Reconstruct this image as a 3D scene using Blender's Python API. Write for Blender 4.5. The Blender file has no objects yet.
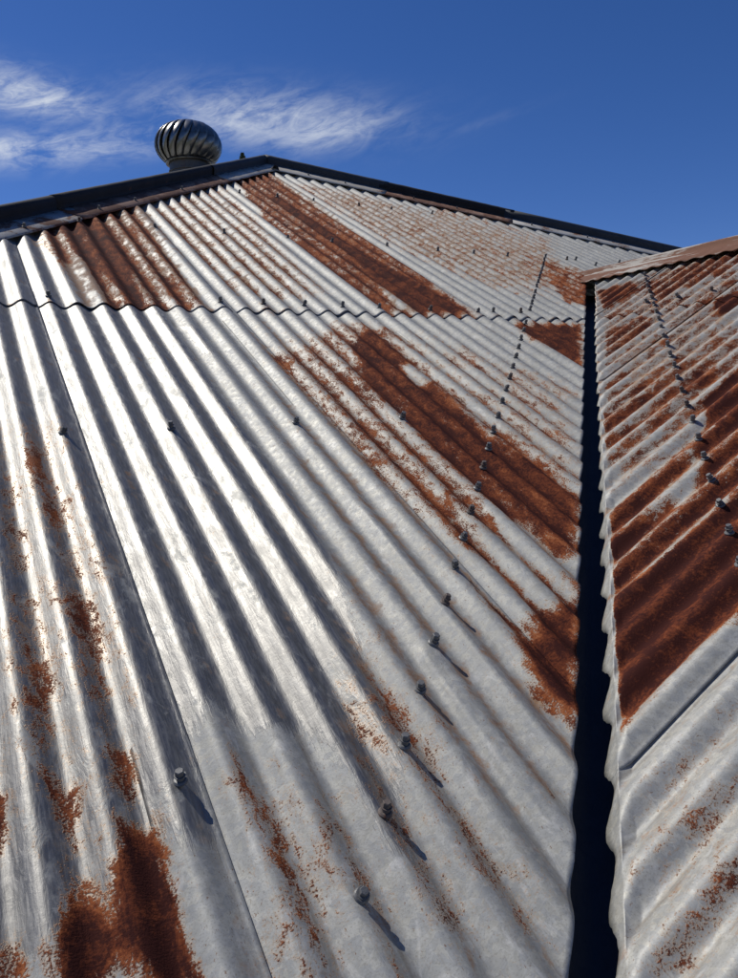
import bpy, bmesh, math, random
import numpy as np
from mathutils import Vector, Matrix
random.seed(7); rng = np.random.default_rng(7)
S = bpy.context.scene
COL = S.collection

# ------------------------------------------------------------------ camera
Z0 = 3.9                                   # height of the sheet-lap line above the ground
F_PX = 746.185                             # focal length in pixels of a 738 x 978 frame
YAW, PITCH, ROLL = 0.4958874, -0.1138805, -0.0339490
CAMP = np.array([-0.188, -2.436, -0.331])
def _rot(y, p, r):
    cy, sy, cp, sp = math.cos(y), math.sin(y), math.cos(p), math.sin(p)
    f = np.array([sy*cp, cy*cp, sp]); rt = np.array([cy, -sy, 0.]); up = np.cross(rt, f)
    cr, sr = math.cos(r), math.sin(r)
    return np.array([cr*rt+sr*up, -sr*rt+cr*up, f])
CR = _rot(YAW, PITCH, ROLL)
cam = bpy.data.cameras.new('camera'); camo = bpy.data.objects.new('camera', cam); COL.objects.link(camo)
cam.sensor_fit = 'VERTICAL'; cam.sensor_height = 36.0; cam.lens = 36.0*F_PX/978.0
cam.clip_start = 0.02; cam.clip_end = 6000
M = Matrix([[CR[0][i], CR[1][i], -CR[2][i], 0] for i in range(3)]+[[0, 0, 0, 1]])
M.translation = Vector((CAMP[0], CAMP[1], CAMP[2]+Z0)); camo.matrix_world = M
S.camera = camo

# ------------------------------------------------------------------ sky, sun, exposure
SUN_AZ, SUN_EL = math.radians(-33.0), math.radians(52.5)      # azimuth from +Y towards +X
S.view_settings.view_transform = 'Standard'; S.view_settings.look = 'None'
S.view_settings.gamma = 1.0; S.view_settings.exposure = 0.0; S.view_settings.use_curve_mapping = False
W = bpy.data.worlds.new('World'); S.world = W; W.use_nodes = True
SKY_STRENGTH = 0.075
SUN_STRENGTH = 4.0
sl = bpy.data.lights.new('sun', 'SUN'); sl.energy = SUN_STRENGTH; sl.angle = math.radians(0.53); sl.color = (1.0, 0.96, 0.90)
so = bpy.data.objects.new('sun', sl); COL.objects.link(so)
SD = Vector((math.sin(SUN_AZ)*math.cos(SUN_EL), math.cos(SUN_AZ)*math.cos(SUN_EL), math.sin(SUN_EL)))
so.rotation_euler = SD.to_track_quat('Z', 'Y').to_euler(); so.location = (-8, 10, 20)

class NT:
    """small helper for node trees"""
    def __init__(s, tree): s.t = tree; s.n = tree.nodes; s.l = tree.links
    def add(s, typ, **kw):
        n = s.n.new(typ)
        for k, v in kw.items(): setattr(n, k, v)
        return n
    def put(s, sock, v):
        if isinstance(v, bpy.types.NodeSocket): s.l.new(v, sock)
        elif v is not None: sock.default_value = v
    def math(s, op, a, b=None, c=None, clamp=False):
        n = s.add('ShaderNodeMath', operation=op); n.use_clamp = clamp
        for i, v in enumerate((a, b, c)):
            if v is not None: s.put(n.inputs[i], v)
        return n.outputs[0]
    def vec(s, x, y, z=0.0):
        n = s.add('ShaderNodeCombineXYZ')
        for i, v in enumerate((x, y, z)): s.put(n.inputs[i], v)
        return n.outputs[0]
    def noise(s, v, scale, detail=3.0, rough=0.55, dist=0.0):
        n = s.add('ShaderNodeTexNoise'); s.put(n.inputs['Vector'], v)
        n.inputs['Scale'].default_value = scale; n.inputs['Detail'].default_value = detail
        n.inputs['Roughness'].default_value = rough; n.inputs['Distortion'].default_value = dist
        return n.outputs['Fac']
    def ramp(s, v, lo, hi, a=0.0, b=1.0, smooth=True):
        n = s.add('ShaderNodeMapRange'); n.interpolation_type = 'SMOOTHSTEP' if smooth else 'LINEAR'; n.clamp = True
        s.put(n.inputs['Value'], v)
        for i, q in zip(('From Min', 'From Max', 'To Min', 'To Max'), (lo, hi, a, b)): s.put(n.inputs[i], q)
        return n.outputs['Result']
    def mix(s, f, a, b, mode='MIX'):
        n = s.add('ShaderNodeMix', data_type='RGBA', blend_type=mode)
        s.put(n.inputs['Factor'], f)
        for sock, v in ((n.inputs['A'], a), (n.inputs['B'], b)): pass
        ca = [i for i in n.inputs if i.type == 'RGBA']
        for sock, v in zip(ca, (a, b)):
            if isinstance(v, bpy.types.NodeSocket): s.l.new(v, sock)
            else: sock.default_value = (*v, 1.0) if len(v) == 3 else v
        return [o for o in n.outputs if o.type == 'RGBA'][0]
    def mixf(s, f, a, b):
        return s.math('ADD', s.math('MULTIPLY', f, b), s.math('MULTIPLY', s.math('SUBTRACT', 1.0, f), a))
    def attr(s, name):
        n = s.add('ShaderNodeAttribute'); n.attribute_name = name; return n.outputs['Fac']
    def sep(s, v):
        n = s.add('ShaderNodeSeparateXYZ'); s.put(n.inputs[0], v); return n.outputs

def build_sky():
    t = NT(W.node_tree); t.n.clear()
    out = t.add('ShaderNodeOutputWorld'); bg = t.add('ShaderNodeBackground'); t.l.new(bg.outputs[0], out.inputs[0])
    sky = t.add('ShaderNodeTexSky', sky_type='NISHITA'); sky.sun_disc = False
    sky.sun_elevation = SUN_EL; sky.sun_rotation = SUN_AZ
    sky.altitude = 600; sky.air_density = 0.75; sky.dust_density = 0.15; sky.ozone_density = 4.0
    hs = t.add('ShaderNodeHueSaturation'); hs.inputs['Saturation'].default_value = 1.22; hs.inputs['Value'].default_value = 1.0
    t.l.new(sky.outputs[0], hs.inputs['Color'])
    tint = t.mix(1.0, hs.outputs[0], (1.10, .99, 1.24), 'MULTIPLY')
    d = t.add('ShaderNodeTexCoord').outputs['Generated']
    x, y, z = t.sep(d)[:3]
    az = t.math('ARCTAN2', x, y); el = t.math('ARCSINE', z)        # cirrus mapped on azimuth and elevation of the sky
    # streak coordinates: along the wind, across the wind
    a, b = math.cos(math.radians(14)), math.sin(math.radians(14))
    s_ = t.math('ADD', t.math('MULTIPLY', az, a), t.math('MULTIPLY', el, b))
    q_ = t.math('SUBTRACT', t.math('MULTIPLY', el, a), t.math('MULTIPLY', az, b))
    wv = t.vec(t.math('MULTIPLY', s_, 5.0), t.math('MULTIPLY', q_, 14.0), 0.3)
    wisps = t.noise(wv, 2.3, 9.0, 0.62, 0.9)
    fine = t.noise(t.vec(t.math('MULTIPLY', s_, 9.0), t.math('MULTIPLY', q_, 30.0), 1.7), 3.6, 8.0, 0.66, 1.0)
    dens = None
    for (caz, cel, raz, rel, rot, amp) in CLOUDS:
        ca, sa = math.cos(math.radians(rot)), math.sin(math.radians(rot))
        da = t.math('SUBTRACT', az, math.radians(caz)); de = t.math('SUBTRACT', el, math.radians(cel))
        u = t.math('DIVIDE', t.math('ADD', t.math('MULTIPLY', da, ca), t.math('MULTIPLY', de, sa)), math.radians(raz))
        v = t.math('DIVIDE', t.math('SUBTRACT', t.math('MULTIPLY', de, ca), t.math('MULTIPLY', da, sa)), math.radians(rel))
        r2 = t.math('ADD', t.math('MULTIPLY', u, u), t.math('MULTIPLY', v, v))
        g = t.math('MULTIPLY', t.math('POWER', 2.718, t.math('MULTIPLY', r2, -1.0)), amp)
        dens = g if dens is None else t.math('MAXIMUM', dens, g)
    m = t.math('ADD', t.math('MULTIPLY', wisps, 0.65), t.math('MULTIPLY', fine, 0.35))
    m = t.ramp(m, 0.32, 0.72)
    cov = t.math('MULTIPLY', dens, m, clamp=True)
    col = t.mix(cov, tint, CLOUD_COL)
    t.l.new(col, bg.inputs[0]); bg.inputs[1].default_value = SKY_STRENGTH
CLOUD_COL = (10.2, 10.8, 11.4)
#          az   el   raz  rel rot amp
CLOUDS = [(5.8, 20.5, 4.5, 1.2, -6, 1.0), (9.5, 18.2, 9.0, 0.8, 10, .55), (21.5, 20.0, 8.0, 1.6, -3, .75), (26, 19.3, 4.5, 1.2, 6, .75),
          (6, 17.4, 9.0, 1.0, 8, .8), (37, 19.0, 4.0, .35, 12, .06)]
build_sky()

# ------------------------------------------------------------------ roof frames
P = 0.0762; AMP = 0.0094
TH, THB = 0.46772, 0.4750
CB, VAL_A, VAL_B = 2.2565, 2.224, 2.301
cA, sA, cBn, sBn = math.cos(TH), math.sin(TH), math.cos(THB), math.sin(THB)
def ray(x, y): return CR.T @ np.array([(x-369)/F_PX, -(y-489)/F_PX, 1.0])
def hitA(x, y, n=0.0):
    """(u, v) on the main slope under a point of the photograph"""
    r = ray(x, y); nn = np.array([0, -sA, cA]); k = (n-nn@CAMP)/(nn@r); q = CAMP+k*r
    return q[0], (q[1]+n*sA)/cA
def hitB(x, y, n=0.0):
    r = ray(x, y); nn = np.array([-sBn, 0, cBn]); k = (n-nn@(CAMP-np.array([CB, 0, 0])))/(nn@r); q = CAMP+k*r
    return q[1], (q[0]-CB+n*sBn)/cBn
def ptA(u, v, n): return np.stack([u+0*n, v*cA-n*sA, v*sA+n*cA+Z0], -1)
def ptB(u, v, n): return np.stack([CB+v*cBn-n*sBn, u+0*n, v*sBn+n*cBn+Z0], -1)

# ------------------------------------------------------------------ objects
def link(o, parent=None):
    COL.objects.link(o)
    if parent is not None: o.parent = parent
    return o
def tag(o, label=None, cat=None, group=None, kind=None):
    if label: o['label'] = label
    if cat: o['category'] = cat
    if group: o['group'] = group
    if kind: o['kind'] = kind
    return o
def empty(name, loc=(0, 0, 0)):
    o = bpy.data.objects.new(name, None); o.location = loc; o.empty_display_size = .2; return link(o)
def mesh_np(name, co, faces, mat, parent=None, attrs=None, uv=None, smooth=True, solid=0.0):
    """one mesh object from numpy arrays; co are world coordinates, parent keeps them in place"""
    if parent is not None: co = co-np.array(parent.location)
    me = bpy.data.meshes.new(name)
    me.vertices.add(len(co)); me.vertices.foreach_set('co', np.ascontiguousarray(co, np.float32).ravel())
    faces = np.asarray(faces, np.int32); nf, w = faces.shape
    me.loops.add(nf*w); me.loops.foreach_set('vertex_index', faces.ravel())
    me.polygons.add(nf); me.polygons.foreach_set('loop_start', np.arange(0, nf*w, w, dtype=np.int32))
    try: me.polygons.foreach_set('loop_total', np.full(nf, w, np.int32))
    except Exception: pass
    me.update(calc_edges=True)
    if smooth: me.polygons.foreach_set('use_smooth', np.ones(nf, bool))
    if uv is not None:
        l = me.uv_layers.new(name='UVMap'); l.data.foreach_set('uv', np.ascontiguousarray(uv[faces.ravel()], np.float32).ravel())
    for k, a in (attrs or {}).items():
        t = me.attributes.new(k, 'FLOAT', 'POINT'); t.data.foreach_set('value', np.ascontiguousarray(a, np.float32))
    me.materials.append(mat); me.validate(); me.update()
    o = bpy.data.objects.new(name, me); link(o, parent)
    if solid:
        m = o.modifiers.new('thickness', 'SOLIDIFY'); m.thickness = solid; m.offset = -1
    return o
def grid_faces(nu, nv):
    i = np.arange(nu-1)[:, None]; j = np.arange(nv-1)[None, :]
    a = (i*nv+j).ravel(); b = ((i+1)*nv+j).ravel()
    return np.stack([a, b, b+1, a+1], -1)

# ------------------------------------------------------------------ materials
def principled(name):
    m = bpy.data.materials.new(name); m.use_nodes = True
    t = NT(m.node_tree); b = t.n['Principled BSDF']
    return m, t, b
def bump(t, b, h, dist, strength=1.0):
    n = t.add('ShaderNodeBump'); n.inputs['Distance'].default_value = dist; n.inputs['Strength'].default_value = strength
    t.put(n.inputs['Height'], h); t.l.new(n.outputs[0], b.inputs['Normal'])

def iron_material(name, seed, zinc=(.350, .346, .306), RPH=-2*math.pi*.33):
    """corrugated iron: weathered zinc, brushed silver paint, stains and rust driven by maps laid along each sheet"""
    m, t, b = principled(name)
    uvn = t.add('ShaderNodeUVMap'); uvn.uv_map = 'UVMap'
    u, v = t.sep(uvn.outputs[0])[:2]
    V = t.vec(u, v, seed)
    Vs = t.vec(u, t.math('MULTIPLY', v, 0.45), seed+3.1)                 # streaked down the slope
    Vl = t.vec(u, t.math('MULTIPLY', v, 0.10), seed+5.7)
    rust, paint, stain = t.attr('rust'), t.attr('paint'), t.attr('stain')
    # --- zinc
    ph = t.math('MULTIPLY', u, 2*math.pi/P)
    big = t.noise(V, 7.0, 4, .6); med = t.noise(V, 75.0, 5, .66, .5); fin = t.noise(V, 380.0, 4, .65)
    spang = t.add('ShaderNodeTexVoronoi'); t.put(spang.inputs['Vector'], V); spang.inputs['Scale'].default_value = 110.0
    sp = t.sep(spang.outputs['Color'])[0]
    zc = t.mix(t.ramp(big, .3, .7), tuple(.82*c for c in zinc), tuple(1.12*c for c in zinc))
    zc = t.mix(t.math('MULTIPLY', t.ramp(med, .45, .58), .36), zc, (.47, .47, .435))
    zc = t.mix(t.math('MULTIPLY', t.ramp(sp, .1, .95), .44), zc, (.22, .235, .25))
    zc = t.mix(t.math('MULTIPLY', t.ramp(fin, .53, .62), .46), zc, (.20, .19, .165))
    chalk = t.noise(Vs, 30.0, 6, .7, .8)
    zc = t.mix(t.math('MULTIPLY', t.ramp(chalk, .56, .66), .5), zc, (.52, .515, .48))
    streak = t.noise(Vl, 150.0, 4, .65)
    zc = t.mix(t.math('MULTIPLY', t.ramp(streak, .52, .70), .34), zc, (.25, .225, .18))
    pan_line = t.math('ADD', t.math('COSINE', t.math('ADD', ph, -2*math.pi*.42)), t.math('MULTIPLY', t.math('SUBTRACT', t.noise(Vl, 60.0, 5, .7), .5), 1.5))
    zc = t.mix(t.math('MULTIPLY', t.ramp(pan_line, .80, 1.25), .62), zc, (.155, .130, .098))      # darker brown lines along the pans, broken up by noise
    pin = t.noise(Vs, 260.0, 3, .6)
    zc = t.mix(t.math('MULTIPLY', t.ramp(t.math('ADD', pin, t.math('MULTIPLY', t.math('SUBTRACT', big, .5), .25)), .66, .71), .75), zc, (.16, .085, .045))
    zr = t.ramp(med, .3, .7, .50, .64)
    scr = t.noise(t.vec(t.math('ADD', t.math('MULTIPLY', u, 520.0), t.math('MULTIPLY', v, 60.0)), t.math('MULTIPLY', v, 16.0), seed), 1.0, 3, .6)
    zc = t.mix(t.math('MULTIPLY', t.ramp(scr, .64, .72), .30), zc, (.55, .55, .53))
    # --- silver paint, brushed along the corrugation, worn through in places
    brush = t.noise(t.vec(u, t.math('MULTIPLY', v, .12), seed+9.0), 260.0, 4, .6, .6)
    wear = t.noise(t.vec(u, t.math('MULTIPLY', v, .4), seed+1.3), 26.0, 6, .66, .5)
    edge = t.math('ADD', paint, t.math('MULTIPLY', t.math('SUBTRACT', brush, .5), .95))
    edge = t.math('ADD', edge, t.math('MULTIPLY', t.math('SUBTRACT', wear, .5), .55))
    pm = t.ramp(edge, .40, .60)
    pm = t.math('MULTIPLY', pm, t.ramp(wear, .55, .66, 1.0, .12))
    pc = t.mix(t.ramp(brush, .35, .68), (.20, .196, .183), (.30, .295, .276))
    pr = t.ramp(t.math('ADD', t.math('MULTIPLY', brush, .55), t.math('MULTIPLY', t.noise(t.vec(u, t.math('MULTIPLY', v, .3), seed+4), 40.0, 5, .65, .5), .45)), .34, .66, .42, .62)
    # --- stains: brown dashes left across the sheets
    dash = t.noise(t.vec(t.math('MULTIPLY', u, 34.0), t.math('MULTIPLY', v, 22.0), seed+2), 1.0, 4, .6, .3)
    sv = t.math('FRACT', t.math('ADD', t.math('MULTIPLY', v, 19.0), t.math('MULTIPLY', t.noise(V, 6.0, 2), 1.1)))
    ring = t.math('ABSOLUTE', t.math('SUBTRACT', sv, .5))
    st = t.math('ADD', dash, t.math('MULTIPLY', t.math('SUBTRACT', ring, .25), .16))
    st = t.math('ADD', st, t.math('MULTIPLY', t.math('COSINE', t.math('ADD', ph, -2*math.pi*.30)), .17))
    sm = t.ramp(t.math('ADD', t.math('MULTIPLY', stain, .62), t.math('MULTIPLY', t.math('SUBTRACT', st, .45), 1.35)), .32, .64)
    smf = t.ramp(t.noise(V, 230.0, 4, .65), .3, .62, .35, 1.0)
    scol = t.mix(t.noise(V, 95.0, 3), (.17, .075, .036), (.40, .265, .16))
    # --- rust
    n1 = t.noise(Vs, 16.0, 5, .62, .4); n2 = t.noise(Vs, 85.0, 5, .68, .5); n3 = t.noise(V, 330.0, 3, .6)
    nn = t.math('ADD', t.math('ADD', t.math('MULTIPLY', t.math('SUBTRACT', n1, .5), 1.0), t.math('MULTIPLY', t.math('SUBTRACT', n2, .5), 1.35)),
                t.math('MULTIPLY', t.math('SUBTRACT', n3, .5), .95))
    rf = t.math('ADD', rust, nn)
    rm = t.ramp(rf, .41, .63)
    deep = t.ramp(t.math('ADD', rust, t.math('MULTIPLY', nn, .45)), .62, 1.0)
    t1 = t.noise(Vs, 36.0, 7, .74, .5); t2 = t.noise(V, 170.0, 5, .7); t3 = t.noise(V, 11.0, 3, .6)
    rv = t.math('ADD', t.math('ADD', t.math('MULTIPLY', t1, .50), t.math('MULTIPLY', t2, .32)), t.math('MULTIPLY', t3, .18))
    rv = t.math('SUBTRACT', rv, t.math('MULTIPLY', t.math('SUBTRACT', deep, .55), .10))
    rv = t.math('SUBTRACT', rv, t.math('MULTIPLY', t.math('COSINE', t.math('ADD', ph, RPH)), .022))
    rc = t.mix(t.ramp(rv, .425, .535), (.042, .0120, .0092), (.135, .036, .0155))
    rc = t.mix(t.ramp(rv, .525, .61), rc, (.275, .085, .030))
    rc = t.mix(t.math('MULTIPLY', t.ramp(rv, .605, .68), .6), rc, (.42, .22, .11))
    halo = t.math('MULTIPLY', t.ramp(rf, .22, .50), .5)
    # --- mix
    c = t.mix(pm, zc, pc)
    c = t.mix(t.math('MULTIPLY', sm, smf), c, scol)
    c = t.mix(halo, c, (.38, .25, .14))
    c = t.mix(rm, c, rc)
    t.l.new(c, b.inputs['Base Color'])
    dull = t.math('MAXIMUM', rm, t.math('MULTIPLY', sm, .8))
    t.l.new(t.math('MULTIPLY', t.math('SUBTRACT', 1.0, dull), t.mixf(pm, .20, .80)), b.inputs['Metallic'])
    r = t.mixf(pm, zr, pr); t.l.new(t.mixf(dull, r, .86), b.inputs['Roughness'])
    t.l.new(t.mixf(dull, .32, .08), b.inputs['Specular IOR Level'])
    h = t.math('ADD', t.math('MULTIPLY', rm, t.math('MULTIPLY', n3, .9)), t.math('MULTIPLY', med, .35))
    h = t.math('ADD', h, t.math('MULTIPLY', t.math('MULTIPLY', pm, brush), .45))
    bump(t, b, h, .0016, .7)
    return m
M_IRON_A = iron_material('weathered_iron', 0.0)
M_IRON_B = iron_material('weathered_iron_wing', 40.0, (.40, .392, .345), 2*math.pi*.33)

def cap_material(name, base, base2, rough, metal, rusty=0.0, along=None):
    m, t, b = principled(name)
    tc = t.add('ShaderNodeTexCoord').outputs['Object']
    if along is not None:
        mp = t.add('ShaderNodeMapping'); t.l.new(tc, mp.inputs[0]); mp.inputs['Scale'].default_value = along; tc = mp.outputs[0]
    n1 = t.noise(tc, 9.0, 5, .62, .4); n2 = t.noise(tc, 70.0, 4, .65); n3 = t.noise(tc, 300.0, 3)
    c = t.mix(t.ramp(n1, .35, .65), base, base2)
    c = t.mix(t.math('MULTIPLY', t.ramp(n2, .5, .7), .35), c, tuple(.55*x for x in base))
    rm = t.ramp(t.math('ADD', t.math('ADD', n1, t.math('MULTIPLY', n2, .5)), rusty), 1.0, 1.08)
    rc = t.mix(n3, (.085, .032, .018), (.20, .085, .04))
    c = t.mix(rm, c, rc); t.l.new(c, b.inputs['Base Color'])
    t.l.new(t.math('MULTIPLY', t.math('SUBTRACT', 1.0, rm), metal), b.inputs['Metallic'])
    t.l.new(t.mixf(rm, rough, .85), b.inputs['Roughness'])
    bump(t, b, t.math('ADD', n2, t.math('MULTIPLY', n3, .5)), .001, .6)
    return m
M_CAP_GREY = cap_material('grey_flashing', (.40, .39, .36), (.28, .26, .23), .8, .0, .20)
M_CAP_RUST = cap_material('rusty_flashing', (.30, .175, .115), (.17, .075, .042), .8, .0, .30)
M_CAP_DARK = cap_material('black_painted_capping', (.010, .010, .011), (.017, .017, .018), .8, .0, .06)
M_CAP_SLATE = cap_material('slate_blue_capping', (.022, .030, .040), (.035, .042, .052), .7, .0, -.3)
M_CAP_CREAM = cap_material('pale_flashing', (.46, .44, .39), (.40, .36, .29), .6, .15, .12)
M_CAP_STREAK = cap_material('streaked_rust_capping', (.36, .335, .29), (.15, .055, .030), .8, .0, .36, (1.9, .22, 1.9))
M_TRAY = cap_material('shade_darkened_gutter', (.040, .043, .048), (.055, .057, .060), .55, .2, -.1)  # shade inside the valley is put into this near-black base colour
M_SCREW = cap_material('screw_steel', (.12, .12, .118), (.20, .20, .19), .5, .3, .0)
M_SCREW_RUST = cap_material('rusty_screw_steel', (.11, .095, .085), (.12, .08, .06), .7, .1, .25)
M_WASHER = cap_material('screw_washer', (.30, .30, .30), (.16, .13, .11), .5, .4, .2)

# ------------------------------------------------------------------ wear maps: polygons seen in the photo, laid on the slopes
def poly_field(uu, vv, poly, w, vs=.45):
    """0..1, 0.5 on the outline; distances along the slope count less so the edges feather down the corrugations"""
    px = np.array([p[0] for p in poly]); py = np.array([p[1] for p in poly])*vs; x = uu; y = vv*vs
    out = np.zeros(len(uu)); lo = (x > px.min()-w) & (x < px.max()+w) & (y > py.min()-w) & (y < py.max()+w)
    if not lo.any(): return out
    x = x[lo]; y = y[lo]; d = np.full(len(x), 1e9); ins = np.zeros(len(x), bool)
    for i in range(len(px)):
        j = (i+1) % len(px); ex, ey = px[j]-px[i], py[j]-py[i]
        tt = np.clip(((x-px[i])*ex+(y-py[i])*ey)/(ex*ex+ey*ey+1e-12), 0, 1)
        d = np.minimum(d, np.hypot(x-px[i]-tt*ex, y-py[i]-tt*ey))
        cr = (py[i] > y) != (py[j] > y)
        with np.errstate(divide='ignore', invalid='ignore'):
            xi = px[i]+(y-py[i])/(py[j]-py[i]+1e-15)*ex
        ins ^= cr & (x < xi)
    out[lo] = np.clip(.5+np.where(ins, d, -d)/(2*w), 0, 1)
    return out
def conv(hit, polys): return [(s, w, [hit(*q) for q in pts]) for s, w, pts in polys]
# (strength, feather in metres, outline); negative strength rubs rust out again
RUST_A_LOW = conv(hitA, [
 (.58, .024, [(335,318),(395,325),(440,375),(480,410),(584,470),(584,722),(545,690),(520,640),(480,600),(470,560),(430,520),(385,480),(350,440),(310,395),(265,350),(300,340)]),
 (.98, .024, [(362,322),(400,345),(440,385),(490,430),(584,492),(584,600),(540,562),(500,520),(470,480),(430,440),(390,400),(355,365),(345,340)]),
 (-.6, .010, [(402,362),(420,362),(434,378),(418,384)]),
 (-.75, .010, [(490,503),(520,515),(560,550),(584,562),(584,582),(550,567),(518,543)]),
 (-.7, .010, [(490,522),(518,548),(552,590),(545,603),(505,560)]),
 (-.7, .010, [(466,556),(500,567),(530,605),(515,614),(485,590)]),
 (-.5, .010, [(432,520),(470,560),(480,590),(455,575)]),
 (1.15, .022, [(584,590),(584,724),(560,706),(536,684),(515,640),(540,606),(562,598)]),
 (1.10, .020, [(508,320),(584,322),(584,364),(560,352),(530,338)]),
 (.45, .03, [(420,330),(580,380),(584,470),(500,420)]),
 (.50, .014, [(15,410),(35,430),(60,500),(72,545),(55,530),(25,510),(15,460)]),
 (.42, .012, [(-6,560),(20,580),(28,640),(-6,650)]),
 (.41, .014, [(40,590),(90,580),(95,640),(50,650)]),
 (.75, .010, [(-8,778),(12,788),(2,830),(-10,840)]),
 (.54, .014, [(30,765),(95,768),(92,800),(72,830),(50,800)]),
 (.50, .012, [(100,725),(140,740),(138,800),(108,790)]),
 (1.2, .022, [(66,985),(64,932),(78,892),(104,880),(124,832),(160,826),(176,870),(190,930),(208,985)]),
 (.78, .018, [(-10,945),(20,932),(60,935),(72,985),(-10,985)]),
 (-.30, .03, [(104,890),(138,905),(146,985),(110,985)]),
 (.32, .03, [(235,770),(330,790),(420,880),(440,985),(280,985)]),
 (.30, .03, [(330,560),(470,760),(560,900),(560,985),(440,985),(350,760)]),
 (.38, .012, [(312,860),(345,875),(350,915),(325,905)]),
 (.37, .012, [(200,735),(240,740),(275,850),(300,905),(285,900),(240,820)]),
 (.34, .03, [(-8,400),(70,420),(110,560),(130,740),(-8,800)]),
 (.40, .02, [(300,330),(345,320),(420,330),(600,480),(600,520),(480,420)]),
 (.37, .012, [(530,775),(560,780),(568,800),(545,800)]),
])
PAINT_A_LOW = conv(hitA, [
 (1, .026, [(38,296),(150,300),(172,325),(215,385),(295,490),(338,572),(362,640),(398,720),(402,800),(420,868),(385,838),(350,770),(330,745),(300,722),(285,728),(250,722),(215,698),(190,735)]),
 (1, .026, [(-60,290),(42,296),(190,733),(218,835),(188,838),(165,825),(125,832),(122,885),(100,912),(60,930),(52,950),(25,958),(-60,935)]),
 (1, .026, [(181,322),(198,328),(216,355),(206,352)]),
])
STAIN_A_LOW = conv(hitA, [(.42, .05, [(240,318),(520,318),(584,470),(584,860),(380,700),(260,380)])])
RUST_A_UP = conv(hitA, [
 (.66, .014, [(30,222),(62,210),(135,200),(142,215),(205,305),(170,308),(100,306),(68,275),(48,255)]),
 (1.0, .020, [(52,222),(92,212),(128,255),(150,305),(128,305),(96,268),(72,255)]),
 (-.5, .010, [(60,258),(85,262),(112,305),(85,305)]),
 (.88, .020, [(231,176),(268,172),(478,313),(392,313),(330,270),(262,215)]),
 (1.15, .020, [(262,195),(275,195),(470,313),(420,313),(340,250)]),
 (-.45, .012, [(380,286),(395,290),(412,306),(398,306)]),
 (.86, .012, [(543,260),(590,275),(590,306),(566,302),(548,280)]),
 (.66, .012, [(520,250),(590,272),(590,296),(540,285)]),
 (.46, .03, [(148,205),(222,182),(330,290),(300,300),(235,290)]),
 (.56, .03, [(283,180),(350,190),(560,262),(560,300),(500,292),(400,250)]),
 (.58, .03, [(430,200),(560,240),(540,290),(440,250)]),
])
STAIN_A_UP = conv(hitA, [
 (1.0, .05, [(28,222),(145,198),(210,306),(90,306)]),
 (.74, .05, [(148,205),(222,182),(330,290),(300,300),(235,290)]),
 (.95, .04, [(225,176),(270,168),(485,318),(390,318)]),
 (.92, .05, [(300,180),(460,215),(560,250),(585,285),(500,290),(400,245)]),
 (.35, .05, [(235,290),(330,290),(380,312),(230,312)]),
])
PAINT_A_UP = conv(hitA, [(1, .026, [(-60,220),(36,222),(62,262),(80,308),(-60,306)]), (1, .026, [(82,266),(98,270),(122,302),(104,304)])])
RUST_B = conv(hitB, [
 (1.25, .020, [(600,600),(645,572),(692,528),(745,488),(745,612),(700,642),(662,682),(622,728),(612,690),(604,640)]),
 (.68, .012, [(602,520),(650,470),(700,425),(745,385),(745,492),(604,604)]),
 (.95, .008, [(606,545),(640,515),(646,528),(608,566)]),
 (.85, .008, [(608,520),(640,490),(648,500),(612,534)]),
 (.90, .008, [(700,400),(745,362),(745,430),(712,440)]),
 (-.55, .010, [(690,450),(704,452),(690,492),(672,500)]),
 (-.40, .010, [(640,505),(672,470),(680,486),(650,520)]),
 (.60, .010, [(600,412),(660,385),(676,374),(672,384),(640,405),(602,430)]),
 (.58, .010, [(600,388),(618,372),(640,362),(622,378)]),
 (.60, .010, [(600,440),(640,415),(690,378),(712,365),(700,384),(650,420),(604,452)]),
 (.75, .010, [(690,370),(720,362),(716,376),(694,388)]),
 (.75, .010, [(597,290),(632,280),(640,288),(604,312)]),
 (.95, .010, [(712,302),(745,284),(745,300),(718,312)]),
 (.60, .010, [(640,285),(690,262),(745,248),(745,262),(690,285),(655,300)]),
 (.56, .010, [(604,330),(640,315),(660,310),(640,335),(602,360)]),
 (.27, .03, [(640,770),(745,690),(745,985),(630,985)]),
 (.34, .014, [(655,935),(690,905),(690,928),(658,960)]), (.40, .012, [(695,880),(735,855),(738,880),(702,896)]), (.37, .014, [(700,965),(745,935),(745,985),(705,985)]),
 (.42, .012, [(623,870),(640,850),(642,870),(627,890)]), (.38, .012, [(655,830),(690,805),(692,820),(662,842)]),
])
RUST_B += conv(hitB, [(.35, .03, [(597,290),(745,236),(745,400),(700,425),(602,500)]), (.42, .02, [(602,390),(745,320),(745,380),(602,470)])])
STAIN_B = conv(hitB, [(.75, .05, [(597,285),(745,240),(745,330),(720,380),(602,450)]), (.40, .05, [(602,450),(745,330),(745,480),(604,600)])])
def wear(uu, vv, polys):
    f = np.zeros(len(uu))
    for s, w, pl in polys:
        g = poly_field(uu, vv, pl, w)
        f = np.maximum(f, s*g) if s > 0 else f+s*g*(f > .3)
    return f

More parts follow.
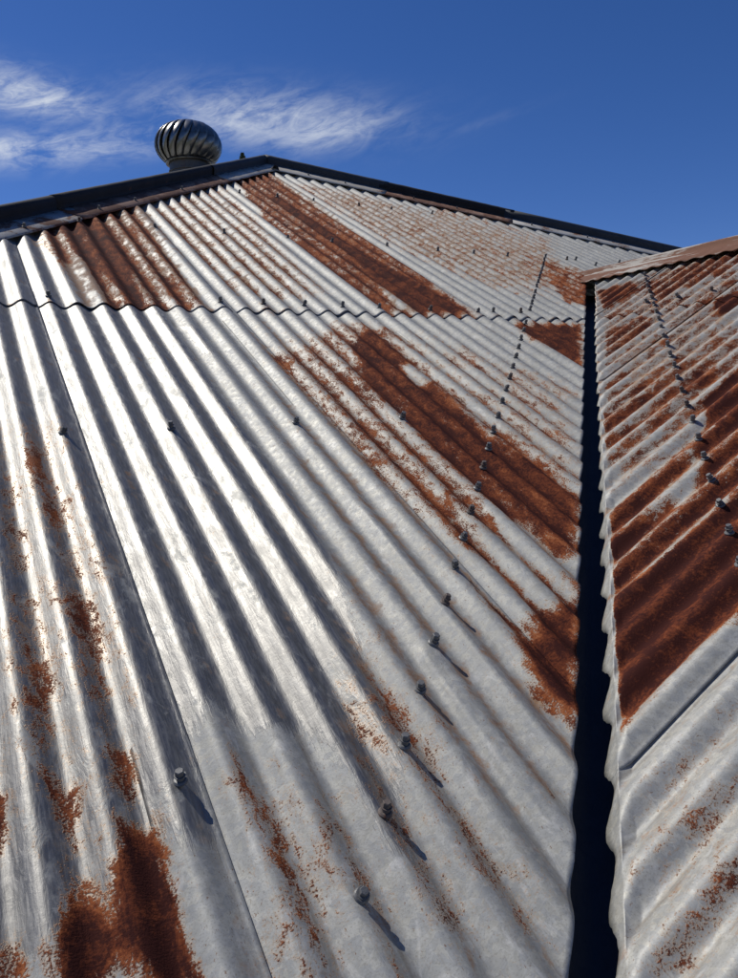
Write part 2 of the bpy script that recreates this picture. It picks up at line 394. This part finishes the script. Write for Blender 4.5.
# ------------------------------------------------------------------ roof sheets
def soft_noise(uu, vv, s, seed):
    r = np.random.default_rng(seed); o = np.zeros_like(uu)
    for i in range(6):
        a = r.uniform(0, 2*math.pi); f = s*r.uniform(.5, 1.6); o += np.sin((uu*math.cos(a)+vv*math.sin(a))*f*2*math.pi+r.uniform(0, 6.28))
    return o/6
def sheet(name, pt, k0, k1, vmin, vmax, mat, parent, rust, paint, stain, flange=False, flank=.10, dv=.014, per=14, lift=.0, right_up=False, left_up=False, seed=0, extra=None, lip=.004, label=None, under=0.0):
    n = max(2, int(round((k1-k0)*per))+1); k = np.linspace(k0, k1, n); u = k*P
    a = np.array([vmin(x) for x in u]); b = np.array([vmax(x) for x in u])
    ok = b-a > .004
    if ok.sum() < 2: return None
    i0, i1 = np.where(ok)[0][[0, -1]]; u, a, b, k = u[i0:i1+1], a[i0:i1+1], b[i0:i1+1], k[i0:i1+1]
    nv = max(3, int((b-a).max()/dv)+1); tt = np.linspace(0, 1, nv)
    if flange: tt = tt**1.7
    U = np.repeat(u[:, None], nv, 1).ravel(); Vv = (a[:, None]+(b-a)[:, None]*tt[None, :]).ravel(); K = np.repeat(k[:, None], nv, 1).ravel()
    bend = .0012*soft_noise(U, Vv, .9, seed)
    h = AMP*np.cos(2*math.pi*(K+bend*6))-AMP+lift+.0016*soft_noise(U, Vv, .8, seed+11)+.0006*soft_noise(U, Vv*.6, 5.0, seed+5)
    dr = np.random.default_rng(seed*13+1)                 # dents and scuffs from feet and dropped tools
    for _ in range(int(7*max(1.0, (k1-k0)/10)) if mat is not None and rust else 0):
        ck, cv, rr, dp = dr.uniform(k0, k1), dr.uniform(a.min(), b.max()), dr.uniform(.02, .055), dr.uniform(-.0042, .0015)
        h = h+dp*np.exp(-(((K-ck)*P)**2+((Vv-cv)*.6)**2)/rr**2)
    d0 = Vv-np.repeat(a[:, None], nv, 1).ravel()
    h = h+lip*np.exp(-d0/.035)*(.6+.5*np.sin(K*1.7+seed))
    if right_up: h = h+.0034*np.clip((K-(k1-1.1))/1.1, 0, 1)**.7
    if left_up: h = h+.0034*np.clip(((k0+1.1)-K)/1.1, 0, 1)**.7
    h = h-under
    if extra is not None: h = h+extra(K, Vv)
    if flange:                                 # the end is beaten flat and turned down into the valley
        h = (h+.006)*np.clip(d0/.024, 0, 1)**.75-.006
        U2 = U.reshape(-1, nv)[:, 0]; V2 = Vv.reshape(-1, nv)[:, 0]; K2 = K.reshape(-1, nv)[:, 0]; h2 = h.reshape(-1, nv)[:, 0]
        gr = np.clip((-K2*P-.35)/1.0, .35, 1); wv = .031*gr+.0145*np.cos(2*math.pi*(K2+.12))*np.clip(gr, .6, 1)+.002*np.sin(K2*5.3)+.0009*np.sin(K2*37)+rng.normal(0, .0006, len(K2))
        fu, fv, fh = [], [], []
        for q in (1.0, .55, .12):
            fu.append(U2+.45*wv*q*.75); fv.append(V2-.72*wv*q*.75); fh.append(h2-wv*q*.62+.0015*np.sin(K2*9.1+q*4))
        U = np.concatenate([np.stack(fu, 1), U.reshape(-1, nv)], 1).ravel(); Vv = np.concatenate([np.stack(fv, 1), Vv.reshape(-1, nv)], 1).ravel()
        h = np.concatenate([np.stack(fh, 1), h.reshape(-1, nv)], 1).ravel(); K = np.repeat(K2[:, None], nv+3, 1).ravel(); nv += 3
    V0 = Vv-np.repeat(Vv.reshape(-1, nv)[:, :1], nv, 1).ravel()
    co = pt(U, Vv, h)
    ru = wear(U, Vv, rust)
    if flange: ru = ru-.9*np.clip((np.repeat(V2[:, None]+.012, nv, 1).ravel()-Vv)/.01, 0, 1)*(Vv < -.75)
    # wear is a little heavier on one flank of each crest
    ru = ru+flank*np.cos(2*math.pi*(K-(.33 if pt is ptA else -.33)))*np.clip((ru-.12)/.3, 0, 1)*np.clip((1.25-ru)/.35, .25, 1)
    if lift > 0:                                # rust creeping in from the cut end at the lap
        ru = ru+(.30+.25*soft_noise(U, Vv, 3.0, seed+31))*np.exp(-(V0-V0.min())/.022)*(rust != [])
    at = {'rust': ru, 'paint': wear(U, Vv, paint), 'stain': wear(U, Vv, stain)}
    o = mesh_np(name, co, grid_faces(len(u), nv), mat, parent, at, np.stack([U, Vv], -1), True, .0011)
    if label: o['label'] = label
    return o

# hip lines on the main slope, under the lower edge of their flashings
(uL0, vL0), (uL1, vL1) = hitA(0, 240.5), hitA(200, 190)
sL = (vL1-vL0)/(uL1-uL0)
(uR0, vR0), (uR1, vR1) = hitA(300, 177), hitA(640, 252.5)
sR = (vR1-vR0)/(uR1-uR0)
def hipL(u): return vL0+sL*(u-uL0)
def hipR(u): return vR0+sR*(u-uR0)
UA = (vR0-sR*uR0-vL0+sL*uL0)/(sL-sR); VA = hipL(UA)
RID_S = .665; XR = CB+RID_S*cBn                # ridge of the wing
EAVE = -2.5
def cut(u):                                    # where the wing's valley cuts the main slope
    if u < XR-.02: return max(EAVE, (u-VAL_A)/cA)
    return max(EAVE, (2*XR-VAL_A-u)/cA)
def top(u): return min(hipL(u)+.07, hipR(u)+.05)

house = empty('house', (3.2, 2.0, 0))
tag(house, 'main house under a rusting hip roof of corrugated iron left of the valley gutter', 'house')
wing = empty('house_wing', (2.9, -2.6, 0))
tag(wing, 'lower wing at right whose corrugated iron slope faces the valley gutter', 'house')

def bump_fold(K, V):                           # a proud sheet edge and a shallow crease near the bottom of the valley
    g = np.exp(-((K-5.74-.04*(V+1.8))/.10)**2)*.0045*np.clip((-1.60-V)/.03, 0, 1)
    g2 = np.exp(-((K-6.93)/.08)**2)*.0032*np.clip((-1.19-V)/.04, 0, 1)
    return g+g2
SCREW_A = [(k+.12*max(0, min(1, (14-k)/12)), -1.694+.0850*(k-5)) for k in range(2, 38) if k != 25]
SCREW_A += [(25, .055), (.16, -1.74)]+[(k, -.825) for k in (-4, 0, 3, 7, 11)]+[(k, .045) for k in (-3, 1, 8, 10, 12, 14, 16, 19, 22, 23)]
SCREW_A += [(k, .985) for k in (4, 8, 12, 16, 19, 23, 27, 30, 33)]+[(k, 1.93) for k in (17, 20, 23, 27, 30, 34)]
SCREW_B = [(k, .386+.085*k) for k in range(1, -34, -1)]+[(k, .097) for k in (-3, -5, -7, -10, -13, -16)]+[(k, -.85) for k in (-24, -28)]
def rings(lst, p):                             # rust that has bled from the fixings and run down the sheet
    r = np.random.default_rng(3); o = []
    for k, v in lst:
        if r.random() > p: continue
        a, l = r.uniform(.007, .014), r.uniform(.03, .13)
        o.append((r.uniform(.42, .62), .012, [(k*P-a, v+.015), (k*P+a, v+.015), (k*P+a, v-.02), (k*P+a*.5, v-l), (k*P-a*.5, v-l), (k*P-a, v-.02)]))
    return o
RA_ = rings(SCREW_A, .5); RUST_A_LOW += RA_; RUST_A_UP += RA_; RUST_B += rings(SCREW_B, .55)
SHEETS = []
LOW = [(-37.5, -32.44), (-33.5, -24.44), (-25.5, -16.44), (-17.5, -8.44), (-9.5, .56), (-.42, 8.56), (7.6, 16.55), (15.6, 23.55), (22.6, 31.0)]
LOWL = [None]*4+['silver painted sheet with a dark rust patch low on it', None, None, 'heavily rusted sheet', None]
for i, (a, b) in enumerate(LOW):
    o = sheet('roof_sheet', ptA, a, b, cut, lambda u: min(.14, top(u)-.01), M_IRON_A, house, RUST_A_LOW, PAINT_A_LOW, STAIN_A_LOW, right_up=True, seed=i-3 if i > 3 else 90+i, extra=bump_fold, dv=.012, per=16, lip=.001, flank=.17,
              under=.0, label=LOWL[i])
    if o: SHEETS.append((o, 'A', a, b-.5, -9, .0))
UP = [(-8.5, .52), (-.46, 8.4), (7.5, 16.4), (15.5, 23.4), (22.5, 30.5), (29.6, 38.5), (37.6, 46.5), (45.6, 56.)]
UPL = [None, 'sheet rusted brown over most of its length', 'sheet stained with brown dashes', 'dark rusty sheet', 'pale sheet with tan stains', None, None, None]
for i, (a, b) in enumerate(UP):
    o = sheet('roof_sheet', ptA, a, b, lambda u: max(0.0, cut(u)), top, M_IRON_A, house, RUST_A_UP, PAINT_A_UP, STAIN_A_UP, right_up=True, seed=20+i, lift=.002, lip=[.0015, .0015, .0015, .0015, .0035, .006, .004, .003][i], dv=.014, per=12, label=UPL[i], flank=.26)
    if o: SHEETS.append((o, 'A', a, b-.5, 0, 9))
# the slope right of the wing, out of sight behind its ridge
o = sheet('roof_sheet', ptA, 40, 118, lambda u: max(EAVE, (2*XR-VAL_A-u)/cA), lambda u: min(.14, hipR(u)+.05), M_IRON_A, house, [], [], [], seed=77, dv=.4, per=8)

def cutB(u):
    e = 2.284+.017*min(1, max(0, (-u-.35)/1.0)); return max(-2.52, (e+u-CB)/cBn)
BL = [(-52., -29.9), (-30.45, -21.9), (-22.45, -6.85), (-7.42, 8.)]
for i, (a, b) in enumerate(BL):
    o = sheet('roof_sheet', ptB, a, b, cutB, lambda u: .12, M_IRON_B, wing, RUST_B, [], STAIN_B, True, left_up=True, seed=[40, 41, 42, 44][i], dv=.012, per=16, lip=.0, flank=.20,
              label={1: 'pale zinc sheet with small rust blooms', 2: 'heavily rusted sheet'}.get(i))
    if o: SHEETS.append((o, 'B', a, b-.5, -9, .0))
BU = [(-52., -21.9), (-22.45, -13.9), (-14.45, -6.9), (-7.45, .56), (-.04, 9.)]
for i, (a, b) in enumerate(BU):
    o = sheet('roof_sheet', ptB, a, b, lambda u: max(0.0, cutB(u)), lambda u: RID_S-.02, M_IRON_B, wing, RUST_B, [], STAIN_B, left_up=True, seed=60+i, lift=.002, lip=.002, dv=.014, per=12, flank=.22)
    if o: SHEETS.append((o, 'B', a, b-.5, 0, 9))

# ------------------------------------------------------------------ generic solids
class MB:
    def __init__(s): s.bm = bmesh.new()
    def lathe(s, prof, n=24, origin=(0, 0, 0), rot=None, cap=True):
        rot = rot or Matrix.Identity(3); O = Vector(origin); rings = []
        for r, z in prof:
            rings.append([s.bm.verts.new(O+rot @ Vector((r*math.cos(2*math.pi*i/n), r*math.sin(2*math.pi*i/n), z))) for i in range(n)])
        for a, b in zip(rings, rings[1:]):
            for i in range(n): s.bm.faces.new((a[i], a[(i+1) % n], b[(i+1) % n], b[i]))
        if cap:
            s.bm.faces.new(rings[0][::-1]); s.bm.faces.new(rings[-1])
        return s
    def box(s, c, d):
        v = [s.bm.verts.new((c[0]+d[0]*x/2, c[1]+d[1]*y/2, c[2]+d[2]*z/2)) for x in (-1, 1) for y in (-1, 1) for z in (-1, 1)]
        for f in ((0, 1, 3, 2), (4, 6, 7, 5), (0, 4, 5, 1), (2, 3, 7, 6), (0, 2, 6, 4), (1, 5, 7, 3)): s.bm.faces.new([v[i] for i in f])
        return s
    def poly(s, pts): s.bm.faces.new([s.bm.verts.new(p) for p in pts]); return s
    def mesh(s, name, mat, smooth=True, angle=35):
        bmesh.ops.recalc_face_normals(s.bm, faces=s.bm.faces)
        for f in s.bm.faces: f.smooth = smooth
        if smooth:
            for e in s.bm.edges:
                if len(e.link_faces) == 2 and e.calc_face_angle(0) > math.radians(angle): e.smooth = False
        me = bpy.data.meshes.new(name); s.bm.to_mesh(me); s.bm.free(); me.materials.append(mat); return me
    def obj(s, name, mat, parent=None, smooth=True, angle=35):
        o = bpy.data.objects.new(name, s.mesh(name, mat, smooth, angle)); link(o, parent)
        if parent is not None: o.location = -Vector(parent.location) if parent.parent is None else Vector((0, 0, 0))
        return o

# ------------------------------------------------------------------ screws
def screw_mesh(hex_r=.0062, h=.019, mat=None):
    b = MB()
    b.lathe([(.0105, -.001), (.0105, .0012), (.0085, .0034), (.0055, .0040)], 18)
    b.lathe([(.0058, .0035), (.0058, h*.45), (.0082, h*.50), (.0082, h*.58)], 18)
    b.lathe([(hex_r*1.06, h*.57), (hex_r*1.06, h*.94), (hex_r*.9, h)], 6)
    return b.mesh('screw', mat or M_SCREW, True, 30)
SM = [screw_mesh(), screw_mesh(.0066, .021), screw_mesh(.0058, .017), screw_mesh(.0062, .0195), screw_mesh(.006, .020, M_SCREW_RUST)]
RA = Matrix(((1, 0, 0), (0, cA, -sA), (0, sA, cA))); RB = Matrix(((0, cBn, -sBn), (-1, 0, 0), (0, 0, 0)))
RB = Matrix((Vector((0, 1, 0)), Vector((-cBn, 0, -sBn)), Vector((-sBn, 0, cBn)))).transposed()
def screw(frame, k, v, lift=0.0):
    for o, fr, a, b, v0, v1 in SHEETS:
        if fr == frame and a <= k < b and v0 <= v < v1: par = o; break
    else: return
    root = par.parent
    q = (ptA if frame == 'A' else ptB)(np.array([k*P]), np.array([v]), np.array([lift+(.0035 if v >= 0 else .001)]))[0]
    o = bpy.data.objects.new('screw', random.choice(SM)); link(o, par); sc_ = .9
    R = (RA if frame == 'A' else RB)
    tilt = Matrix.Rotation(random.uniform(-.2, .2), 3, 'X') @ Matrix.Rotation(random.uniform(-.2, .2), 3, 'Y') @ Matrix.Rotation(random.uniform(0, 6), 3, 'Z')
    o.matrix_local = Matrix.Translation(Vector(q)-Vector(root.location)) @ (R @ tilt @ Matrix.Scale(sc_, 3)).to_4x4()
for k, v in SCREW_A: screw('A', k, v)
for x, y in ((564.5, 258), (576, 258.5), (596, 264), (619, 261)):
    u, v = hitA(x, y, .01); screw('A', round(u/P), v)
for k, v in SCREW_B: screw('B', k, v)

# ------------------------------------------------------------------ cappings and flashings
def strip(name, p0, p1, prof, side, nrm, mat, parent, nseg=24, jag=.0, seed=0, thick=.0014, label=None, wave=0.0):
    """a folded metal length from p0 to p1; prof = (offset across, height) pairs"""
    r = np.random.default_rng(seed); p0 = np.array(p0, float); p1 = np.array(p1, float); co = []
    for i in range(nseg+1):
        tt = i/nseg; w = jag*(r.normal()); w2 = jag*r.normal()
        for j, (a, h) in enumerate(prof):
            e = 1.0 if j in (0, len(prof)-1) else .35
            q = p0+(p1-p0)*tt
            hw = wave*math.cos(2*math.pi*q[1]/P)*(1.0 if j in (0, len(prof)-1) else .8 if j in (1, len(prof)-2) else 0.0)
            co.append(q+np.array(side)*(a+w*e)+np.array(nrm)*(h+w2*.5*e+hw))
    o = mesh_np(name, np.array(co), grid_faces(nseg+1, len(prof)), mat, parent, None, None, True, thick)
    if label: o['label'] = label
    return o
nA = np.array([0, -sA, cA]); nB = np.array([-sBn, 0, cBn])
def wA(u, v, n=0.0): return ptA(np.array([u]), np.array([v]), np.array([n]))[0]
def wB(u, v, n=0.0): return ptB(np.array([u]), np.array([v]), np.array([n]))[0]
def arc(cx, cz, r, a0, a1, n=9): return [(cx+r*math.cos(math.radians(a0+(a1-a0)*i/(n-1))), cz+r*math.sin(math.radians(a0+(a1-a0)*i/(n-1)))) for i in range(n)]
def hip_cap(u0, u1, hip, slope, rollmat, apmat, sign, h=.045, ap=.105, seed=0, lab=None, lift=.0):
    p0, p1 = wA(u0, hip(u0)), wA(u1, hip(u1)); d = (p1-p0)/np.linalg.norm(p1-p0)
    side = np.cross(d, nA)*(-sign); side /= np.linalg.norm(side)
    if (side @ np.array([0, cA, sA])) < 0: side = -side
    base = .008+lift
    a = strip('hip_flashing', p0, p1, [(-.006, base-.006), (0, base), (ap*.5, base+.004), (ap, base+.008)], side, nA, apmat, house, jag=.0022, seed=seed, label=lab)
    roll = [(ap-.004, base+.009), (ap+.002, base+.011), (ap+.003, h*.6)]+arc(ap+.026, h*.72+base, .023, 180, 0, 9)+[(ap+.049, base), (ap+.075, -.035), (ap+.15, -.10)]
    strip('hip_cap', p0, p1, roll, side, nA, rollmat, house, jag=.0022, seed=seed+50)
    return a
u_at = lambda x, y: hitA(x, y)[0]
CAPS = []
CAPS.append((hip_cap(-3.9, u_at(92, 217), hipL, sL, M_CAP_DARK, M_CAP_GREY, 1, .05, .11, 1, 'grey zinc flashing'), hipL))
CAPS.append((hip_cap(u_at(92, 217)-.05, u_at(236, 181), hipL, sL, M_CAP_DARK, M_CAP_RUST, 1, .05, .11, 2, 'rusty brown flashing', .002), hipL))
CAPS.append((hip_cap(u_at(236, 181)-.06, UA+.11, hipL, sL, M_CAP_SLATE, M_CAP_CREAM, 1, .05, .10, 3, 'short pale flashing at the apex', .004), hipL))
CAPS.append((hip_cap(UA-.09, u_at(385, 196), hipR, sR, M_CAP_SLATE, M_CAP_CREAM, -1, .05, .12, 4, 'pale flashing below the apex', .006), hipR))
CAPS.append((hip_cap(u_at(385, 196)-.05, u_at(512, 224), hipR, sR, M_CAP_DARK, M_CAP_RUST, -1, .05, .12, 5, 'rusty brown flashing', .004), hipR))
CAPS.append((hip_cap(u_at(512, 224)-.05, 8.6, hipR, sR, M_CAP_SLATE, M_CAP_GREY, -1, .05, .12, 6, 'blue grey flashing', .002), hipR))

def cap_screws(fl, hip, us, up=.055):
    for u in us:
        v = hip(u)+up; o = bpy.data.objects.new('screw', random.choice(SM)); link(o, fl)
        q = wA(u, v, .012); o.matrix_local = Matrix.Translation(Vector(q)-Vector(house.location)) @ (RA @ Matrix.Scale(.8, 3)).to_4x4()
for (fl, hip), pxs in zip(CAPS, ([(25, 232)], [(100, 213), (135, 203), (181, 191)], [], [(305, 176), (345, 186)], [(415, 202), (455, 210)], [(535, 229), (590, 241)])):
    cap_screws(fl, hip, [u_at(*q) for q in pxs])
# wing ridge cap
rx = np.array([CB+RID_S*cBn, 0, RID_S*sBn+Z0])
prof = [(-.128, -.053), (-.122, -.046), (-.06, -.017), (-.022, .004)]+arc(0, .012, .02, 160, 20, 7)+[(.022, .004), (.06, -.017), (.122, -.046)]
def ridge(y0, y1, mat, seed, lift, lab): strip('ridge_cap', rx+np.array([0, y0, lift]), rx+np.array([0, y1, lift]), prof, (1, 0, 0), (0, 0, 1), mat, wing, nseg=int(abs(y1-y0)/P*10), jag=.0006, seed=seed, label=lab, wave=.0035)
ridge(-3.9, -.35, M_CAP_STREAK, 11, .003, 'streaked rusty ridge capping')
ridge(-.40, .72, M_CAP_STREAK, 12, .006, 'brown rusty ridge capping')

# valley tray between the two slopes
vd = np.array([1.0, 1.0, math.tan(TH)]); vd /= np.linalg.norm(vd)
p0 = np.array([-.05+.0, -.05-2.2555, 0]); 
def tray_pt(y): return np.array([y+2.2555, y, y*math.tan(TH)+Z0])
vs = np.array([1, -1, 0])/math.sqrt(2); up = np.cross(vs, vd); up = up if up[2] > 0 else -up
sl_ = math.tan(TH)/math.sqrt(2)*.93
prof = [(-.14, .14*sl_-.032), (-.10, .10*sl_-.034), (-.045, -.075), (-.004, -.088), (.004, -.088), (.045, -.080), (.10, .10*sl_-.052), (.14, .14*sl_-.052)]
strip('valley_gutter', tray_pt(-2.4), tray_pt(XR-2.2555-.03), prof, vs, up, M_TRAY, house, nseg=60, jag=.0008, seed=5, label='valley gutter with its shade painted in black')

# ------------------------------------------------------------------ hidden slopes, walls and ground
apex = wA(UA, VA, .0); tanL = (hipL(UA)-hipL(UA-1))*sA; tanR = -(hipR(UA+1)-hipR(UA))*sA
zE = EAVE*sA+Z0; xl = UA-(apex[2]-zE)/tanL; xr = UA+(apex[2]-zE)/tanR; yA = apex[1]; yE = EAVE*cA; yB = yA+3.2
def side_slope(xe, tan, sgn, hip):
    ys = np.linspace(yE, yB, 720); co = []
    for y in ys:
        xt = UA if y >= yA else UA+(xe-UA)*(yA-y)/(yA-yE)
        for tt in (0, .25, .5, .75, 1):
            x = xe+(xt-xe)*tt; z = apex[2]-abs(x-UA)*tan-.012+AMP*math.cos(2*math.pi*y/P)-AMP-.02
            co.append((x, y, z))
    f = grid_faces(len(ys), 5)
    if sgn < 0: f = f[:, ::-1]
    n = len(co); z = np.zeros(n)
    mesh_np('roof_slope', np.array(co), f, M_IRON_A, house, {'rust': z, 'paint': z, 'stain': z}, np.array([(c[1], c[0]) for c in co]), True, .0011)
side_slope(xl, tanL, -1, hipL); side_slope(xr, tanR, 1, hipR)
strip('ridge_cap', apex+np.array([0, -.03, .0]), apex+np.array([0, 3.2, .0]), prof_r if False else [(-.12, -.06), (-.022, .002)]+arc(0, .012, .02, 160, 20, 7)+[(.022, .002), (.12, -.05)], (1, 0, 0), (0, 0, 1), M_CAP_SLATE, house, nseg=10, jag=.001, seed=3)
# far slope of the wing
ys = np.linspace(-3.95, .9, 500); co = []
for y in ys:
    for tt in (0, .3, .65, 1):
        s = tt*(XR+.0)+0*y; x = XR+s; lim = 2*XR-VAL_A-y
        x = min(x, max(XR+.0, lim+.05) if y > -2.2 else x)
        co.append((x, y, rx[2]-.02-(x-XR)*math.tan(THB)+AMP*math.cos(2*math.pi*y/P)-AMP))
n = len(co); z = np.zeros(n)
mesh_np('roof_slope', np.array(co), grid_faces(len(ys), 4), M_IRON_B, wing, {'rust': z, 'paint': z, 'stain': z}, np.array([(c[1], c[0]) for c in co]), True, .0011)
mw, t, b = principled('painted_weatherboard')
oc = t.add('ShaderNodeTexCoord').outputs['Object']; zz = t.sep(oc)[2]
brd = t.math('FRACT', t.math('MULTIPLY', zz, 6.5))
t.l.new(t.mix(t.noise(oc, 5.0, 4), (.46, .45, .41), (.54, .53, .49)), b.inputs['Base Color']); b.inputs['Roughness'].default_value = .6
bump(t, b, brd, .012, .8)
MB().box(((xl+xr)/2, (yE+yB)/2+.1, (zE-.12)/2), (xr-xl-.7, yB-yE-.6, zE-.12)).obj('wall', mw, house, False)
b_ = MB(); y0, y1 = -3.75, yE+.45; x0, x1 = .3, 2*XR-.3; zt = rx[2]-.10; ze = zt-(XR-x0)*math.tan(THB)
fr = [b_.bm.verts.new((x, y0, z)) for x, z in ((x0, 0), (x1, 0), (x1, ze), (XR, zt), (x0, ze))]
bk = [b_.bm.verts.new((x, y1, z)) for x, z in ((x0, 0), (x1, 0), (x1, ze), (XR, zt), (x0, ze))]
b_.bm.faces.new(fr); b_.bm.faces.new(bk[::-1])
for i in range(5): b_.bm.faces.new((fr[i], bk[i], bk[(i+1) % 5], fr[(i+1) % 5]))
b_.obj('wall', mw, wing, False)

mg, t, b = principled('dry_grass_ground')
oc = t.add('ShaderNodeTexCoord').outputs['Object']
t.l.new(t.mix(t.noise(oc, .35, 6, .65), (.07, .085, .035), (.15, .135, .07)), b.inputs['Base Color']); b.inputs['Roughness'].default_value = .95
bump(t, b, t.noise(oc, 14.0, 5), .05, .8)
b_ = MB(); N = 48
cv = [[b_.bm.verts.new((r*math.cos(2*math.pi*i/N), r*math.sin(2*math.pi*i/N), 0)) for i in range(N)] for r in (6, 30, 150, 700, 2500)]
b_.bm.faces.new(cv[0])
for a, c in zip(cv, cv[1:]):
    for i in range(N): b_.bm.faces.new((a[i], c[i], c[(i+1) % N], a[(i+1) % N]))
tag(b_.obj('ground', mg, None), kind='structure')

# ------------------------------------------------------------------ turbine ventilator
mv, t, b = principled('dull_zinc_vane')
oc = t.add('ShaderNodeTexCoord').outputs['Object']
n1 = t.noise(oc, 14.0, 5, .6, .5)
c = t.mix(t.ramp(n1, .4, .7), (.27, .265, .25), (.17, .155, .13))
c = t.mix(t.math('MULTIPLY', t.ramp(t.noise(oc, 30.0, 4), .55, .7), .5), c, (.14, .085, .05))
t.l.new(c, b.inputs['Base Color']); b.inputs['Metallic'].default_value = .85; b.inputs['Roughness'].default_value = .32
r = ray(188.5, 146.5); r /= np.linalg.norm(r); VC = CAMP+r*4.95/(r @ CR[2])+np.array([0, 0, Z0])
VR = 33.0/F_PX*4.95
vent = empty('turbine_vent', (VC[0], VC[1], VC[2]-.42*VR-.30))
tag(vent, 'round dull metal turbine ventilator with curved vanes behind the left hip capping', 'roof vent')
off = Vector((0, 0, .42*VR+.30))
M_THROAT = cap_material('weathered_throat', (.085, .083, .08), (.14, .12, .10), .6, .2, .15)
NV = 21; HH = VR*.66
def vane_mesh():
    bm = bmesh.new(); rows = []; nz, nw = 15, 5
    for i in range(nz):
        ph = math.radians(-50+(132)*i/(nz-1)); 
        rr = VR*math.cos(ph)**.72*(1.0 if ph > 0 else 1.0); z = HH*math.sin(ph)
        if ph < 0: rr = VR*(.64+.36*math.cos(ph*90/50)**.9 if False else 1-.34*(abs(ph)/math.radians(50))**1.9)
        wid = (2*math.pi/NV)*1.35; row = []
        for j in range(nw):
            s = j/(nw-1); a = (s-.5)*wid+.30*math.sin(ph)
            q = rr*(1.0-.105*(1-s)**1.4)+.004*math.sin(s*math.pi)
            row.append(bm.verts.new((q*math.cos(a), q*math.sin(a), z)))
        rows.append(row)
    for a, b in zip(rows, rows[1:]):
        for j in range(nw-1): bm.faces.new((a[j], a[j+1], b[j+1], b[j]))
    for f in bm.faces: f.smooth = True
    me = bpy.data.meshes.new('vane'); bm.to_mesh(me); bm.free(); me.materials.append(mv); return me
VM = vane_mesh()
for i in range(NV):
    o = bpy.data.objects.new('vane', VM); link(o, vent); o.location = off; o.rotation_euler = (random.gauss(0, .012), random.gauss(0, .012), 2*math.pi*i/NV+random.gauss(0, .012))
    s = o.modifiers.new('thickness', 'SOLIDIFY'); s.thickness = .0015
def vent_part(name, prof, n=40, cap=True, mat=mv):
    o = MB().lathe([(r_*VR, z_*VR) for r_, z_ in prof], n, (0, 0, 0), None, cap).obj(name, mat, vent, True, 40); o.location = off; return o
vent_part('top_plate', [(.36, .640), (.37, .662), (.30, .685), (.15, .705), (.02, .71)])
vent_part('lower_ring', [(.62, -.54), (.695, -.54), (.705, -.515), (.695, -.49), (.64, -.485)], cap=False)
vent_part('bearing_core', [(.10, -.62), (.10, .72)], 16)
vent_part('throat', [(.60, -1.62), (.60, -.80), (.63, -.79), (.63, -.75), (.60, -.74), (.60, -.53), (.57, -.53)], cap=False, mat=M_THROAT)
vent_part('flashing_skirt', [(1.0, -1.75), (.80, -1.50), (.66, -1.22), (.60, -1.18)], cap=False, mat=M_THROAT)

# ------------------------------------------------------------------ conifer whose tip shows over the capping
r = ray(242.5, 158); r /= np.linalg.norm(r); D = 24.0; TP = CAMP+r*D+np.array([0, 0, Z0]); H = TP[2]+.13
tree = empty('conifer_tree', (TP[0], TP[1], 0))
tag(tree, 'dark green conifer whose tip just clears the capping right of the vent', 'tree')
mt, t, b = principled('bark'); oc = t.add('ShaderNodeTexCoord').outputs['Object']
t.l.new(t.mix(t.noise(oc, 9.0, 5), (.06, .042, .03), (.13, .10, .075)), b.inputs['Base Color']); b.inputs['Roughness'].default_value = .9
MB().lathe([(.22, 0), (.16, H*.3), (.09, H*.7), (.015, H*.985)], 12).obj('trunk', mt, tree).location = (0, 0, 0)
ml, t, b = principled('conifer_needles'); oc = t.add('ShaderNodeTexCoord').outputs['Object']
t.l.new(t.mix(t.noise(oc, 3.0, 4), (.10, .13, .07), (.17, .20, .12)), b.inputs['Base Color']); b.inputs['Roughness'].default_value = .7
bm = bmesh.new()
for i in range(6000):
    z = H*(1-.86*random.random()**2.0); w = .01+(H-z)*.36*(.75+.35*math.sin(z*2.1)); a = random.uniform(0, 6.283); rr = w*random.random()**.5
    c = Vector((rr*math.cos(a), rr*math.sin(a), z-rr*.35)); L = random.uniform(.10, .24)*min(1.2, .22+(H-z)*1.1)
    d = Vector((math.cos(a), math.sin(a), random.uniform(-.3, .9))).normalized()*L; e = d.cross(Vector((random.uniform(-1, 1), random.uniform(-1, 1), random.uniform(-1, 1)))).normalized()*L*.22
    bm.faces.new([bm.verts.new(c-e*.4), bm.verts.new(c+d*.5-e), bm.verts.new(c+d), bm.verts.new(c+d*.5+e)])
me = bpy.data.meshes.new('crown'); bm.to_mesh(me); bm.free(); me.materials.append(ml); link(bpy.data.objects.new('crown', me), tree)
